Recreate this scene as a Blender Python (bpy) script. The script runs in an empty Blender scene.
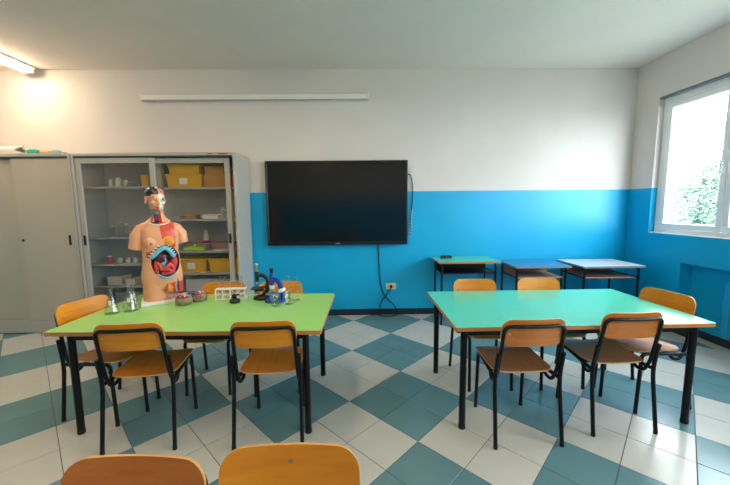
import bpy, math, random
from mathutils import Vector, Matrix

random.seed(7)
PI = math.pi
SC = bpy.context.scene
COL = SC.collection

# ------------------------------------------------------------------ camera, world, exposure
CAM_F, PITCH, YAW, ROLL, CAM_H = 329.3, 0.1095, -0.0157, -0.0097, 1.5


def cam_matrix():
    cp, sp = math.cos(PITCH), math.sin(PITCH)
    cy, sy = math.cos(YAW), math.sin(YAW)
    cr, sr = math.cos(ROLL), math.sin(ROLL)
    base = Matrix(((1, 0, 0), (0, 0, -1), (0, 1, 0)))
    rz = Matrix(((cy, sy, 0), (-sy, cy, 0), (0, 0, 1)))
    rx = Matrix(((1, 0, 0), (0, cp, -sp), (0, sp, cp)))
    rr = Matrix(((cr, -sr, 0), (sr, cr, 0), (0, 0, 1)))
    return rr @ rx @ base @ rz


RW = cam_matrix()
cam_data = bpy.data.cameras.new('camera')
cam_data.sensor_width = 36.0
cam_data.lens = CAM_F / 730.0 * 36.0
cam_data.clip_start = 0.05
cam = bpy.data.objects.new('camera', cam_data)
COL.objects.link(cam)
m3 = Matrix((RW[0], -RW[1], -RW[2])).transposed()
cam.matrix_world = Matrix.Translation((0, 0, CAM_H)) @ m3.to_4x4()
SC.camera = cam

world = bpy.data.worlds.new('sky')
SC.world = world
world.use_nodes = True
bg = world.node_tree.nodes['Background']
bg.inputs[0].default_value = (0.88, 0.94, 1.0, 1)
bg.inputs[1].default_value = 7.5

SC.view_settings.view_transform = 'Standard'
SC.view_settings.look = 'None'
SC.view_settings.gamma = 1.0
SC.view_settings.use_curve_mapping = False
SC.view_settings.exposure = 1.3
LAMP_POWER = 16.0

# room, metres; camera above the origin looking along +Y
XL, XR, YF, YB, ZC = -5.3, 3.66, -2.6, 4.4475, 3.255
BLUE_Z = 1.694
WIN_Z0, WIN_Z1 = 1.135, 2.78
WINS = [(1.83, 4.11), (-1.15, 1.10)]


def project(p):
    c = RW @ (Vector(p) - Vector((0, 0, CAM_H)))
    if c.z <= 0.05:
        return None
    return 365 + CAM_F * c.x / c.z, 242.5 + CAM_F * c.y / c.z


# window light portals (sampling aids for the sky light)
for (y0, y1) in WINS:
    ld = bpy.data.lights.new('window_portal', 'AREA')
    ld.shape = 'RECTANGLE'
    ld.size, ld.size_y = (y1 - y0), WIN_Z1 - WIN_Z0
    ld.cycles.is_portal = True
    lo = bpy.data.objects.new('window_portal', ld)
    COL.objects.link(lo)
    lo.location = (XR + 0.30, (y0 + y1) / 2, (WIN_Z0 + WIN_Z1) / 2)
    lo.rotation_euler = (PI / 2, 0, PI / 2)


# ------------------------------------------------------------------ materials
def lin(c):
    if isinstance(c, str):
        c = [int(c[i:i + 2], 16) / 255 for i in (0, 2, 4)]
    return tuple(((v / 12.92) if v <= 0.04045 else ((v + 0.055) / 1.055) ** 2.4) for v in c) + (1,)


MATS = {}


def mat(name, col, rough=0.5, metal=0.0, var=0.0, scale=8.0, bump=0.0, spec=0.5, rnd=0.0, coat=0.0):
    if name in MATS:
        return MATS[name]
    m = bpy.data.materials.new(name)
    m.use_nodes = True
    nt = m.node_tree
    b = nt.nodes['Principled BSDF']
    c = lin(col)
    b.inputs['Base Color'].default_value = c
    b.inputs['Roughness'].default_value = rough
    b.inputs['Metallic'].default_value = metal
    b.inputs['Specular IOR Level'].default_value = spec
    b.inputs['Coat Weight'].default_value = coat
    b.inputs['Coat Roughness'].default_value = 0.15
    last = None
    if var > 0 or bump > 0:
        tc = nt.nodes.new('ShaderNodeTexCoord')
        n = nt.nodes.new('ShaderNodeTexNoise')
        n.inputs['Scale'].default_value = scale
        n.inputs['Detail'].default_value = 4
        nt.links.new(tc.outputs['Object'], n.inputs['Vector'])
        if var > 0:
            r = nt.nodes.new('ShaderNodeMapRange')
            r.inputs[1].default_value, r.inputs[2].default_value = 0.3, 0.7
            r.inputs[3].default_value, r.inputs[4].default_value = 1 - var, 1 + var
            nt.links.new(n.outputs['Fac'], r.inputs[0])
            last = r.outputs[0]
        if bump > 0:
            bn = nt.nodes.new('ShaderNodeBump')
            bn.inputs['Strength'].default_value = bump
            bn.inputs['Distance'].default_value = 0.004
            nt.links.new(n.outputs['Fac'], bn.inputs['Height'])
            nt.links.new(bn.outputs[0], b.inputs['Normal'])
    if rnd > 0:
        oi = nt.nodes.new('ShaderNodeObjectInfo')
        r = nt.nodes.new('ShaderNodeMapRange')
        r.inputs[3].default_value, r.inputs[4].default_value = 1 - rnd, 1 + rnd
        nt.links.new(oi.outputs['Random'], r.inputs[0])
        if last is None:
            last = r.outputs[0]
        else:
            mu = nt.nodes.new('ShaderNodeMath')
            mu.operation = 'MULTIPLY'
            nt.links.new(last, mu.inputs[0])
            nt.links.new(r.outputs[0], mu.inputs[1])
            last = mu.outputs[0]
    if last is not None:
        vm = nt.nodes.new('ShaderNodeVectorMath')
        vm.operation = 'SCALE'
        vm.inputs[0].default_value = c[:3]
        nt.links.new(last, vm.inputs['Scale'])
        nt.links.new(vm.outputs[0], b.inputs['Base Color'])
    MATS[name] = m
    return m


def wood(name, c1, c2, rough=0.35, axis=0, rnd=0.1):
    if name in MATS:
        return MATS[name]
    m = bpy.data.materials.new(name)
    m.use_nodes = True
    nt = m.node_tree
    b = nt.nodes['Principled BSDF']
    b.inputs['Roughness'].default_value = rough
    b.inputs['Coat Weight'].default_value = 0.25
    b.inputs['Coat Roughness'].default_value = 0.2
    tc = nt.nodes.new('ShaderNodeTexCoord')
    mp = nt.nodes.new('ShaderNodeMapping')
    s = [22, 22, 22]
    s[axis] = 2.0
    mp.inputs['Scale'].default_value = s
    oi = nt.nodes.new('ShaderNodeObjectInfo')
    n = nt.nodes.new('ShaderNodeTexNoise')
    n.noise_dimensions = '4D'
    n.inputs['Scale'].default_value = 1.6
    n.inputs['Detail'].default_value = 5
    n.inputs['Distortion'].default_value = 0.6
    r = nt.nodes.new('ShaderNodeValToRGB')
    r.color_ramp.elements[0].position, r.color_ramp.elements[1].position = 0.3, 0.72
    r.color_ramp.elements[0].color, r.color_ramp.elements[1].color = lin(c1), lin(c2)
    mr = nt.nodes.new('ShaderNodeMapRange')
    mr.inputs[3].default_value, mr.inputs[4].default_value = 1 - rnd, 1 + rnd
    vm = nt.nodes.new('ShaderNodeVectorMath')
    vm.operation = 'SCALE'
    L = nt.links.new
    L(tc.outputs['Object'], mp.inputs[0])
    L(mp.outputs[0], n.inputs['Vector'])
    L(oi.outputs['Random'], n.inputs['W'])
    L(n.outputs['Fac'], r.inputs[0])
    L(oi.outputs['Random'], mr.inputs[0])
    L(r.outputs[0], vm.inputs[0])
    L(mr.outputs[0], vm.inputs['Scale'])
    L(vm.outputs[0], b.inputs['Base Color'])
    MATS[name] = m
    return m


def glass(name, tint=(0.96, 0.98, 0.98), rough=0.02, gloss=1.0):
    if name in MATS:
        return MATS[name]
    m = bpy.data.materials.new(name)
    m.use_nodes = True
    nt = m.node_tree
    nt.nodes.remove(nt.nodes['Principled BSDF'])
    out = nt.nodes['Material Output']
    t = nt.nodes.new('ShaderNodeBsdfTransparent')
    t.inputs[0].default_value = tuple(tint) + (1,)
    g = nt.nodes.new('ShaderNodeBsdfGlossy')
    g.inputs['Roughness'].default_value = rough
    fr = nt.nodes.new('ShaderNodeLayerWeight')      # same on both sides of a thin pane
    fr.inputs[0].default_value = 0.5
    pw = nt.nodes.new('ShaderNodeMath')
    pw.operation = 'POWER'
    pw.inputs[1].default_value = 4.0
    nt.links.new(fr.outputs['Facing'], pw.inputs[0])
    mu = nt.nodes.new('ShaderNodeMath')
    mu.operation = 'MULTIPLY_ADD'
    mu.inputs[1].default_value = 0.6 * gloss
    mu.inputs[2].default_value = 0.04 * gloss
    mx = nt.nodes.new('ShaderNodeMixShader')
    L = nt.links.new
    L(pw.outputs[0], mu.inputs[0])
    L(mu.outputs[0], mx.inputs[0])
    L(t.outputs[0], mx.inputs[1])
    L(g.outputs[0], mx.inputs[2])
    L(mx.outputs[0], out.inputs[0])
    MATS[name] = m
    return m


def emit(name, col, strength):
    m = bpy.data.materials.new(name)
    m.use_nodes = True
    b = m.node_tree.nodes['Principled BSDF']
    b.inputs['Base Color'].default_value = lin(col)
    b.inputs['Emission Color'].default_value = lin(col)
    b.inputs['Emission Strength'].default_value = strength
    MATS[name] = m
    return m


def wall_paint():
    """white paint above, glossy blue paint below a level line"""
    m = bpy.data.materials.new('two_tone_wall_paint')
    m.use_nodes = True
    nt = m.node_tree
    b = nt.nodes['Principled BSDF']
    L = nt.links.new
    g = nt.nodes.new('ShaderNodeNewGeometry')
    sx = nt.nodes.new('ShaderNodeSeparateXYZ')
    L(g.outputs['Position'], sx.inputs[0])
    gt = nt.nodes.new('ShaderNodeMath')
    gt.operation = 'GREATER_THAN'
    gt.inputs[1].default_value = BLUE_Z
    L(sx.outputs['Z'], gt.inputs[0])
    n = nt.nodes.new('ShaderNodeTexNoise')
    n.inputs['Scale'].default_value = 1.3
    n.inputs['Detail'].default_value = 5
    L(g.outputs['Position'], n.inputs['Vector'])
    def ramp(a, c):
        r = nt.nodes.new('ShaderNodeValToRGB')
        r.color_ramp.elements[0].position, r.color_ramp.elements[1].position = 0.35, 0.65
        r.color_ramp.elements[0].color, r.color_ramp.elements[1].color = lin(a), lin(c)
        L(n.outputs['Fac'], r.inputs[0])
        return r
    w = ramp('d6d0cc', 'dcd6d2')
    bl = ramp('00a5d8', '00abe0')
    mx = nt.nodes.new('ShaderNodeMix')
    mx.data_type = 'RGBA'
    L(gt.outputs[0], mx.inputs['Factor'])
    L(bl.outputs[0], mx.inputs[6])
    L(w.outputs[0], mx.inputs[7])
    L(mx.outputs[2], b.inputs['Base Color'])
    rr = nt.nodes.new('ShaderNodeMapRange')
    rr.inputs[3].default_value, rr.inputs[4].default_value = 0.38, 0.75
    L(gt.outputs[0], rr.inputs[0])
    L(rr.outputs[0], b.inputs['Roughness'])
    n2 = nt.nodes.new('ShaderNodeTexNoise')
    n2.inputs['Scale'].default_value = 60
    L(g.outputs['Position'], n2.inputs['Vector'])
    bn = nt.nodes.new('ShaderNodeBump')
    bn.inputs['Strength'].default_value = 0.12
    bn.inputs['Distance'].default_value = 0.003
    L(n2.outputs['Fac'], bn.inputs['Height'])
    L(bn.outputs[0], b.inputs['Normal'])
    return m


M_WALL = wall_paint()
M_CEIL = mat('ceiling_paint', 'e9dfd6', 0.85, var=0.02, scale=2)
M_GROUT = mat('grout', '474d4e', 0.8)
M_TEAL = mat('teal_tile', '5f868e', 0.22, var=0.05, scale=5, rnd=0.06, bump=0.02)
M_CREAM = mat('cream_tile', 'bdbfba', 0.22, var=0.03, scale=5, rnd=0.04, bump=0.02)
M_SKIRT = mat('dark_skirting', '20303c', 0.35, rnd=0.2)
M_BLACK = mat('black_metal', '08090a', 0.4, rnd=0.1, spec=.3)
M_BLACKP = mat('black_plastic', '0c0c0d', 0.45)
M_RUBBER = mat('rubber', '08080a', 0.7)
M_STEEL = mat('steel', 'b9bcc0', 0.3, metal=1.0)
M_PLY = wood('plywood_orange', 'b46a22', 'cf8638', 0.3, axis=0)
M_PLY_EDGE = mat('plywood_edge', 'c79a5c', 0.5)
M_PLYSEAT = wood('plywood_seat', '8c4e1c', 'a9672a', 0.3, axis=1)
M_GREEN = mat('green_laminate', '98d67c', 0.24, var=0.015, scale=14)
M_TURQ = mat('turquoise_laminate', '52c4a4', 0.24, var=0.02, scale=14)
M_EDGE = mat('beech_edge', 'b97a3c', 0.4)
M_CAB = mat('cabinet_grey', 'b0aca2', 0.4, metal=0.0, var=0.02, scale=3)
M_CABDK = mat('cabinet_track_dark', '3a3a38', 0.6)  # dark finish of the sliding door track
M_CABIN = mat('cabinet_inside', 'c8c0b2', 0.6)
M_CABGLASS = glass('cabinet_glass', (0.93, 0.92, 0.90), 0.03)
M_PVC = mat('white_pvc', 'f2f4f6', 0.35)
M_WINGLASS = glass('window_glass', (0.97, 0.99, 0.99), 0.0, 0.8)
M_GLASS = glass('lab_glass', (0.97, 0.985, 0.99), 0.03, 1.6)
M_WHITE = mat('white_plastic', 'e9e7e0', 0.4)


# ------------------------------------------------------------------ mesh builder
class MB:
    def __init__(s):
        s.v, s.f, s.m, s.s = [], [], [], []

    def add(s, verts, faces, mi=0, smooth=False):
        o = len(s.v)
        s.v += [tuple(p) for p in verts]
        for f in faces:
            s.f.append(tuple(i + o for i in f))
            s.m.append(mi)
            s.s.append(smooth)
        return s

    def box(s, x0, x1, y0, y1, z0, z1, mi=0, bev=0.0):
        if bev <= 0:
            v = [(x, y, z) for z in (z0, z1) for y in (y0, y1) for x in (x0, x1)]
            f = [(0, 2, 3, 1), (4, 5, 7, 6), (0, 1, 5, 4), (2, 6, 7, 3), (0, 4, 6, 2), (1, 3, 7, 5)]
            return s.add(v, f, mi)
        b = min(bev, (x1 - x0) * .49, (y1 - y0) * .49, (z1 - z0) * .49)
        v, idx = [], {}
        for cx in (0, 1):
            for cy in (0, 1):
                for cz in (0, 1):
                    for a in range(3):
                        p = [(x0, x1)[cx], (y0, y1)[cy], (z0, z1)[cz]]
                        d = [b if cx == 0 else -b, b if cy == 0 else -b, b if cz == 0 else -b]
                        for k in range(3):
                            if k != a:
                                p[k] += d[k]
                        idx[(cx, cy, cz, a)] = len(v)
                        v.append(p)
        f = []
        for a in range(3):
            o1, o2 = [k for k in range(3) if k != a]
            for sgn in (0, 1):
                q = []
                for (i, j) in ((0, 0), (1, 0), (1, 1), (0, 1)):
                    c = [0, 0, 0]
                    c[a], c[o1], c[o2] = sgn, i, j
                    q.append(idx[(*c, a)])
                if (sgn == 0) != (a == 1):
                    q.reverse()
                f.append(q)
        for a in range(3):
            o1, o2 = [k for k in range(3) if k != a]
            for i in (0, 1):
                for j in (0, 1):
                    c0, c1 = [0, 0, 0], [0, 0, 0]
                    c0[a], c1[a] = 0, 1
                    c0[o1] = c1[o1] = i
                    c0[o2] = c1[o2] = j
                    f.append([idx[(*c0, o1)], idx[(*c1, o1)], idx[(*c1, o2)], idx[(*c0, o2)]])
        for c in [(i, j, k) for i in (0, 1) for j in (0, 1) for k in (0, 1)]:
            f.append([idx[(*c, 0)], idx[(*c, 1)], idx[(*c, 2)]])
        return s.add(v, f, mi)

    def loft(s, rings, mi=0, smooth=True, caps=(True, True), closed=True):
        n = len(rings[0])
        v = [p for r in rings for p in r]
        f = []
        for i in range(len(rings) - 1):
            for j in range(n if closed else n - 1):
                k = (j + 1) % n
                f.append((i * n + j, i * n + k, (i + 1) * n + k, (i + 1) * n + j))
        s.add(v, f, mi, smooth)
        if caps[0]:
            s.add(rings[0], [tuple(reversed(range(n)))], mi)
        if caps[1]:
            s.add(rings[-1], [tuple(range(n))], mi)
        return s

    def lathe(s, prof, c=(0, 0, 0), n=20, mi=0, caps=(True, True), smooth=True, sx=1, sy=1):
        rings = [[(c[0] + r * sx * math.cos(2 * PI * k / n), c[1] + r * sy * math.sin(2 * PI * k / n), c[2] + z)
                  for k in range(n)] for r, z in prof]
        return s.loft(rings, mi, smooth, caps)

    def tube(s, pts, r, n=10, bend=0.0, mi=0, caps=(True, True), seg=5):
        P = [Vector(p) for p in pts]
        if bend > 0 and len(P) > 2:
            Q = [P[0]]
            for i in range(1, len(P) - 1):
                a, b, c = P[i - 1], P[i], P[i + 1]
                d1, d2 = (a - b), (c - b)
                t = min(bend, d1.length * .48, d2.length * .48)
                p, q = b + d1.normalized() * t, b + d2.normalized() * t
                for k in range(seg + 1):
                    u = k / seg
                    Q.append(p * (1 - u) ** 2 + b * 2 * u * (1 - u) + q * u * u)
            Q.append(P[-1])
            P = Q
        rings = []
        up = None
        for i, p in enumerate(P):
            t = (P[min(i + 1, len(P) - 1)] - P[max(i - 1, 0)]).normalized()
            if up is None:
                up = t.orthogonal().normalized()
            else:
                up = (up - t * up.dot(t))
                up = up.normalized() if up.length > 1e-6 else t.orthogonal().normalized()
            w = t.cross(up)
            rr = r[i] if isinstance(r, (list, tuple)) else r
            rings.append([p + (up * math.cos(2 * PI * k / n) + w * math.sin(2 * PI * k / n)) * rr for k in range(n)])
        return s.loft(rings, mi, True, caps)

    def ball(s, c, r, nu=16, nv=10, mi=0, rot=None):
        if not isinstance(r, (list, tuple)):
            r = (r, r, r)
        rings = []
        for i in range(nv + 1):
            a = -PI / 2 + PI * i / nv
            rho = max(math.cos(a), 0.02)
            ring = []
            for k in range(nu):
                p = Vector((r[0] * rho * math.cos(2 * PI * k / nu), r[1] * rho * math.sin(2 * PI * k / nu), r[2] * math.sin(a)))
                if rot is not None:
                    p = rot @ p
                ring.append((p.x + c[0], p.y + c[1], p.z + c[2]))
            rings.append(ring)
        return s.loft(rings, mi, True)

    def sheet(s, W, H, r, th, fn, nrm, nx=12, mi=0, medge=None):
        """rounded rectangular sheet bent by fn(x, v) -> point; thickened along nrm"""
        vs = []
        for k in range(7):
            vs.append(-H / 2 + r * (1 - math.cos(k / 6 * PI / 2)))
        for k in range(1, 6):
            vs.append(-H / 2 + r + (H - 2 * r) * k / 6)
        vs += [-q for q in reversed(vs[:7])]
        N = Vector(nrm)
        top, bot = [], []
        for v in vs:
            d = max(0.0, r - (v + H / 2), r - (H / 2 - v))
            w = W / 2 - r + math.sqrt(max(0, r * r - d * d))
            for i in range(nx + 1):
                p = Vector(fn(-w + 2 * w * i / nx, v))
                top.append(p)
                bot.append(p - N * th)
        m, n = len(vs), nx + 1
        f1 = [(i * n + j, i * n + j + 1, (i + 1) * n + j + 1, (i + 1) * n + j) for i in range(m - 1) for j in range(nx)]
        s.add(top, f1, mi, True)
        s.add(bot, [tuple(reversed(q)) for q in f1], mi, True)
        loop = [j for j in range(n)] + [i * n + n - 1 for i in range(1, m)] + [(m - 1) * n + j for j in range(n - 2, -1, -1)] + [i * n for i in range(m - 2, 0, -1)]
        k = len(loop)
        s.add([top[i] for i in loop] + [bot[i] for i in loop],
              [(i, i + k, (i + 1) % k + k, (i + 1) % k) for i in range(k)], mi if medge is None else medge, True)
        return s

    def prism(s, pts, z0, z1, mi=0, axis='z', medge=None):
        n = len(pts)
        def P(a, b, c):
            return {'z': (a, b, c), 'y': (a, c, b), 'x': (c, a, b)}[axis]
        v = [P(a, b, z0) for a, b in pts] + [P(a, b, z1) for a, b in pts]
        s.add(v, [tuple(reversed(range(n))), tuple(range(n, 2 * n))], mi)
        s.add(v, [(i, (i + 1) % n, (i + 1) % n + n, i + n) for i in range(n)], mi if medge is None else medge)
        return s

    def mesh(s, name, mats):
        me = bpy.data.meshes.new(name)
        me.from_pydata(s.v, [], s.f)
        for m in (mats if isinstance(mats, (list, tuple)) else [mats]):
            me.materials.append(m)
        me.polygons.foreach_set('material_index', s.m)
        me.polygons.foreach_set('use_smooth', s.s)
        me.update()
        return me

    def build(s, name, mats, parent=None, loc=(0, 0, 0), rz=0.0):
        o = bpy.data.objects.new(name, s.mesh(name, mats))
        COL.objects.link(o)
        o.location = loc
        o.rotation_euler = (0, 0, rz)
        if parent is not None:
            o.parent = parent
        return o


def rrect(w, h, r, n=5, cx=0, cy=0):
    pts = []
    for (sx, sy, a0) in ((1, 1, 0), (-1, 1, 90), (-1, -1, 180), (1, -1, 270)):
        for k in range(n + 1):
            a = math.radians(a0 + 90 * k / n)
            pts.append((cx + sx * (w / 2 - r) + r * math.cos(a), cy + sy * (h / 2 - r) + r * math.sin(a)))
    return pts


def tag(o, label, cat, group=None):
    o['label'], o['category'] = label, cat
    if group:
        o['group'] = group
    return o


def thing(name, label, cat, loc=(0, 0, 0), rz=0.0, group=None):
    o = bpy.data.objects.new(name, None)
    COL.objects.link(o)
    o.empty_display_size = 0.1
    o.location = loc
    o.rotation_euler = (0, 0, rz)
    return tag(o, label, cat, group)


def struct(o):
    o['kind'] = 'structure'
    return o


def copy_tree(o, parent=None):
    c = o.copy()
    COL.objects.link(c)
    c.parent = parent
    for ch in list(o.children):
        copy_tree(ch, c)
    return c


# ------------------------------------------------------------------ floor with single tiles
floor = struct(MB().box(XL, XR, YF, YB, -0.12, -0.0025).build('floor', M_GROUT))
T = 0.32
GO = Vector((0.356, 3.764))
GA = 0.784
GU = Vector((math.cos(GA), -math.sin(GA)))
GV = Vector((-math.sin(GA), -math.cos(GA)))


def clip(poly, x0, x1, y0, y1):
    for ax, lim, sg in ((0, x0, 1), (0, x1, -1), (1, y0, 1), (1, y1, -1)):
        out = []
        for i in range(len(poly)):
            a, b = poly[i], poly[(i + 1) % len(poly)]
            da, db = sg * (a[ax] - lim), sg * (b[ax] - lim)
            if da >= 0:
                out.append(a)
            if (da >= 0) != (db >= 0):
                t = da / (da - db)
                out.append((a[0] + (b[0] - a[0]) * t, a[1] + (b[1] - a[1]) * t))
        poly = out
        if not poly:
            return []
    return poly


def tile_mb(poly, mb=None, mi=0):
    """slab with a small chamfer round its top"""
    mb = mb or MB()
    cx, cy = sum(p[0] for p in poly) / len(poly), sum(p[1] for p in poly) / len(poly)
    inn = []
    for p in poly:
        d = math.hypot(p[0] - cx, p[1] - cy)
        k = max(0, 1 - 0.002 / max(d, 1e-3))
        inn.append((cx + (p[0] - cx) * k, cy + (p[1] - cy) * k))
    n = len(poly)
    v = [(x, y, -0.0025) for x, y in poly] + [(x, y, -0.001) for x, y in poly] + [(x, y, 0) for x, y in inn]
    f = [tuple(range(2 * n, 3 * n))]
    for i in range(n):
        j = (i + 1) % n
        f += [(i, j, n + j, n + i), (n + i, n + j, 2 * n + j, 2 * n + i)]
    return mb.add(v, f, mi)


hs = T / 2 - 0.0020
corner = [GU * a * hs + GV * b * hs for a, b in ((-1, -1), (-1, 1), (1, 1), (1, -1))]
sq = [(c.x, c.y) for c in corner]
base_mesh = [tile_mb(sq).mesh('tile', M_TEAL), tile_mb(sq).mesh('tile', M_CREAM)]
rest = MB()
for i in range(-34, 40):
    for j in range(-34, 40):
        c = GO + GU * (i + .5) * T + GV * (j + .5) * T
        full = [(c.x + x, c.y + y) for x, y in sq]
        poly = clip(full, XL + .002, XR - .002, YF + .002, YB - .002)
        if len(poly) < 3:
            continue
        area = abs(sum(poly[k][0] * poly[(k + 1) % len(poly)][1] - poly[(k + 1) % len(poly)][0] * poly[k][1] for k in range(len(poly)))) / 2
        if area < 2e-4:
            continue
        kind = ((i // 2) + (j // 2)) % 2
        seen = False
        for p in poly:
            q = project((p[0], p[1], 0))
            if q and -6 < q[0] < 736 and -6 < q[1] < 491:
                seen = True
        if seen:
            if abs(area - (2 * hs) ** 2) < 1e-5:
                o = bpy.data.objects.new('tile', base_mesh[kind])
                o.location = (c.x, c.y, 0)
                COL.objects.link(o)
                o.parent = floor
            else:
                loc = [(x - c.x, y - c.y) for x, y in poly]
                tile_mb(loc).build('tile', (M_TEAL, M_CREAM)[kind], floor, (c.x, c.y, 0))
        else:
            tile_mb(poly, rest, kind)
ro = rest.build('tile_field', [M_TEAL, M_CREAM], floor)
ro['kind'] = 'stuff'

# ------------------------------------------------------------------ walls and ceiling
struct(MB().box(XL - .2, XR + .25, YF - .2, YB + .2, ZC, ZC + .15).build('ceiling', M_CEIL))
struct(MB().box(XL - .2, XR + .25, YB, YB + .2, -.12, ZC).build('wall_back', M_WALL))
struct(MB().box(XL - .2, XL, YF - .2, YB, -.12, ZC).build('wall_left', M_WALL))
struct(MB().box(XL - .2, XR + .25, YF - .2, YF, -.12, ZC).build('wall_front', M_WALL))
NICHE_Y0, NICHE_Y1, NICHE_Z, NICHE_D = 2.25, 3.65, 0.822, 0.14
wr = MB()
xw0, xw1 = XR, XR + .25
wr.box(xw0, xw1, YF, YB, WIN_Z1, ZC)
wr.box(xw0, xw1, YF, WINS[1][0], NICHE_Z, WIN_Z1)
wr.box(xw0, xw1, WINS[1][1], WINS[0][0], NICHE_Z, WIN_Z1)
wr.box(xw0, xw1, WINS[0][1], YB, NICHE_Z, WIN_Z1)
for y0, y1 in WINS:
    wr.box(xw0, xw1, y0, y1, NICHE_Z, WIN_Z0)
wr.box(xw0, xw1, YF, NICHE_Y0, -.12, NICHE_Z)
wr.box(xw0, xw1, NICHE_Y1, YB, -.12, NICHE_Z)
wr.box(xw0 + NICHE_D, xw1, NICHE_Y0, NICHE_Y1, -.12, NICHE_Z)
struct(wr.build('wall_right', M_WALL))
fl2 = MB().box(XR, XR + NICHE_D, NICHE_Y0, NICHE_Y1, -.12, 0)
fl2.build('niche_floor', M_CREAM, floor)

# skirting tiles, one by one
bb = struct(MB().box(XL, XR, YB - .004, YB, 0, .082).build('baseboard_back', M_GROUT))
sk = MB().box(-.158, .158, -.012, 0, 0.001, .085, bev=.002).mesh('skirting_tile', M_SKIRT)
x = XR - .17
while x > XL + .16:
    o = bpy.data.objects.new('skirting_tile', sk)
    COL.objects.link(o)
    o.location = (x, YB - .003, 0)
    o.parent = bb
    x -= .32
br = struct(MB().box(XR - .004, XR, NICHE_Y1, YB - .02, 0, .082).box(XR + NICHE_D - .004, XR + NICHE_D, NICHE_Y0, NICHE_Y1, 0, .082)
            .box(XR - .004, XR, YF, NICHE_Y0, 0, .082).build('baseboard_right', M_GROUT))
y = YB - .18
while y > 0.6:
    o = bpy.data.objects.new('skirting_tile', sk)
    COL.objects.link(o)
    inn = NICHE_Y0 + .1 < y < NICHE_Y1 - .05
    o.location = (XR - .003 + (NICHE_D if inn else 0), y, 0)
    o.rotation_euler = (0, 0, -PI / 2)
    o.parent = br
    y -= .32


# ------------------------------------------------------------------ windows
def window(n, y0, y1):
    x0 = XR + .07
    fr = MB()
    t = .06
    fr.box(x0, x0 + .07, y0, y1, WIN_Z0, WIN_Z0 + t, bev=.004)
    fr.box(x0, x0 + .07, y0, y1, WIN_Z1 - t - .03, WIN_Z1, bev=.004)
    fr.box(x0, x0 + .07, y0, y0 + t, WIN_Z0 + t, WIN_Z1 - t - .03, bev=.004)
    fr.box(x0, x0 + .07, y1 - t, y1, WIN_Z0 + t, WIN_Z1 - t - .03, bev=.004)
    w = struct(fr.build('window_%d' % n, M_PVC))
    k = 3
    span = (y1 - y0 - 2 * t) / k
    for i in range(k):
        a, b = y0 + t + i * span, y0 + t + (i + 1) * span
        za, zb = WIN_Z0 + t, WIN_Z1 - t - .03
        s = .065
        sb = MB()
        sb.box(x0 - .008, x0 + .05, a + .003, b - .003, za + .003, za + s, bev=.005)
        sb.box(x0 - .008, x0 + .05, a + .003, b - .003, zb - s, zb - .003, bev=.005)
        sb.box(x0 - .008, x0 + .05, a + .003, a + s, za + s, zb - s, bev=.005)
        sb.box(x0 - .008, x0 + .05, b - s, b - .003, za + s, zb - s, bev=.005)
        so = sb.build('window_sash', M_PVC, w)
        MB().box(x0 + .018, x0 + .024, a + s, b - s, za + s, zb - s).build('pane', M_WINGLASS, so)
        MB().box(x0 - .03, x0 - .008, a + .028, a + .05, 1.9, 1.93, bev=.004).box(x0 - .04, x0 - .026, a + .03, a + .048, 1.8, 1.93, bev=.004).build('window_handle', M_PVC, so)
    MB().box(XR + .005, XR + .06, y0, y1, WIN_Z1 - .022, WIN_Z1 - .001, bev=.003).build('blind_rail', mat('rail_grey', '84888c', 0.4, metal=.6), w)
    MB().box(XR + .004, XR + .07, y0, y1, WIN_Z0, WIN_Z0 + .012, bev=.003).build('window_sill', M_PVC, w)


window(1, *WINS[0])
window(2, *WINS[1])

# radiator in the niche
rad = thing('radiator', 'blue painted sectional radiator in the niche under the window', 'radiator', (XR, 0, 0))
M_RAD = mat('radiator_paint', '1aa0d4', 0.35)
y = 3.21
while y > 2.42:
    MB().box(.03, .125, y - .072, y, .12, .69, bev=.012).build('radiator_section', M_RAD, rad)
    y -= .076
MB().tube([(.08, 3.24, .16), (.08, 2.40, .16)], .016).build('bottom_pipe', M_RAD, rad)
MB().tube([(.08, 3.24, .65), (.08, 2.40, .65)], .016).build('top_pipe', M_RAD, rad)
for yy in (3.02, 2.6):
    MB().box(.10, .139, yy - .015, yy + .015, .42, .46).build('wall_bracket', M_RAD, rad)


# ------------------------------------------------------------------ ceiling lamps
def lamp(x, y0, y1, label):
    L = thing('ceiling_lamp', label, 'lamp', (x, (y0 + y1) / 2, ZC), 0, 'fluorescent ceiling lamps')
    h = (y1 - y0) / 2
    MB().box(-.085, .085, -h, h, -.028, 0, bev=.006).build('lamp_body', M_WHITE, L)
    prof = [(-.07, -.028), (-.066, -.05), (-.045, -.07), (0, -.078), (.045, -.07), (.066, -.05), (.07, -.028)]
    rings = [[(px, yy, pz) for px, pz in prof] for yy in (-h + .045, h - .045)]
    MB().loft(rings, caps=(True, True)).build('lamp_diffuser', MATS.get('lamp_glow') or emit('lamp_glow', 'ffe3bd', LAMP_POWER), L)
    for sg in (-1, 1):
        MB().box(-.078, .078, sg * (h - .022) - .022, sg * (h - .022) + .022, -.08, -.028, bev=.012).build('end_cap', M_WHITE, L)


lamp(-4.08, 2.95, 4.36, 'lit fluorescent ceiling lamp above the cabinets at the left')
lamp(-1.0, 1.35, 2.75, 'fluorescent ceiling lamp over the green table, above the picture edge')
lamp(-4.08, .2, 1.6, 'fluorescent ceiling lamp on the left, nearer than the cabinets')
lamp(2.08, -1.3, .1, 'added unseen ceiling lamp behind the camera, brightens the window side')  # added out of view to brighten the right side of the room
lamp(-1.0, -1.3, .1, 'added unseen ceiling lamp above and behind the camera, extra room light')  # extra unseen lamp, added to make up for the lowered lamp power


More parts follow.
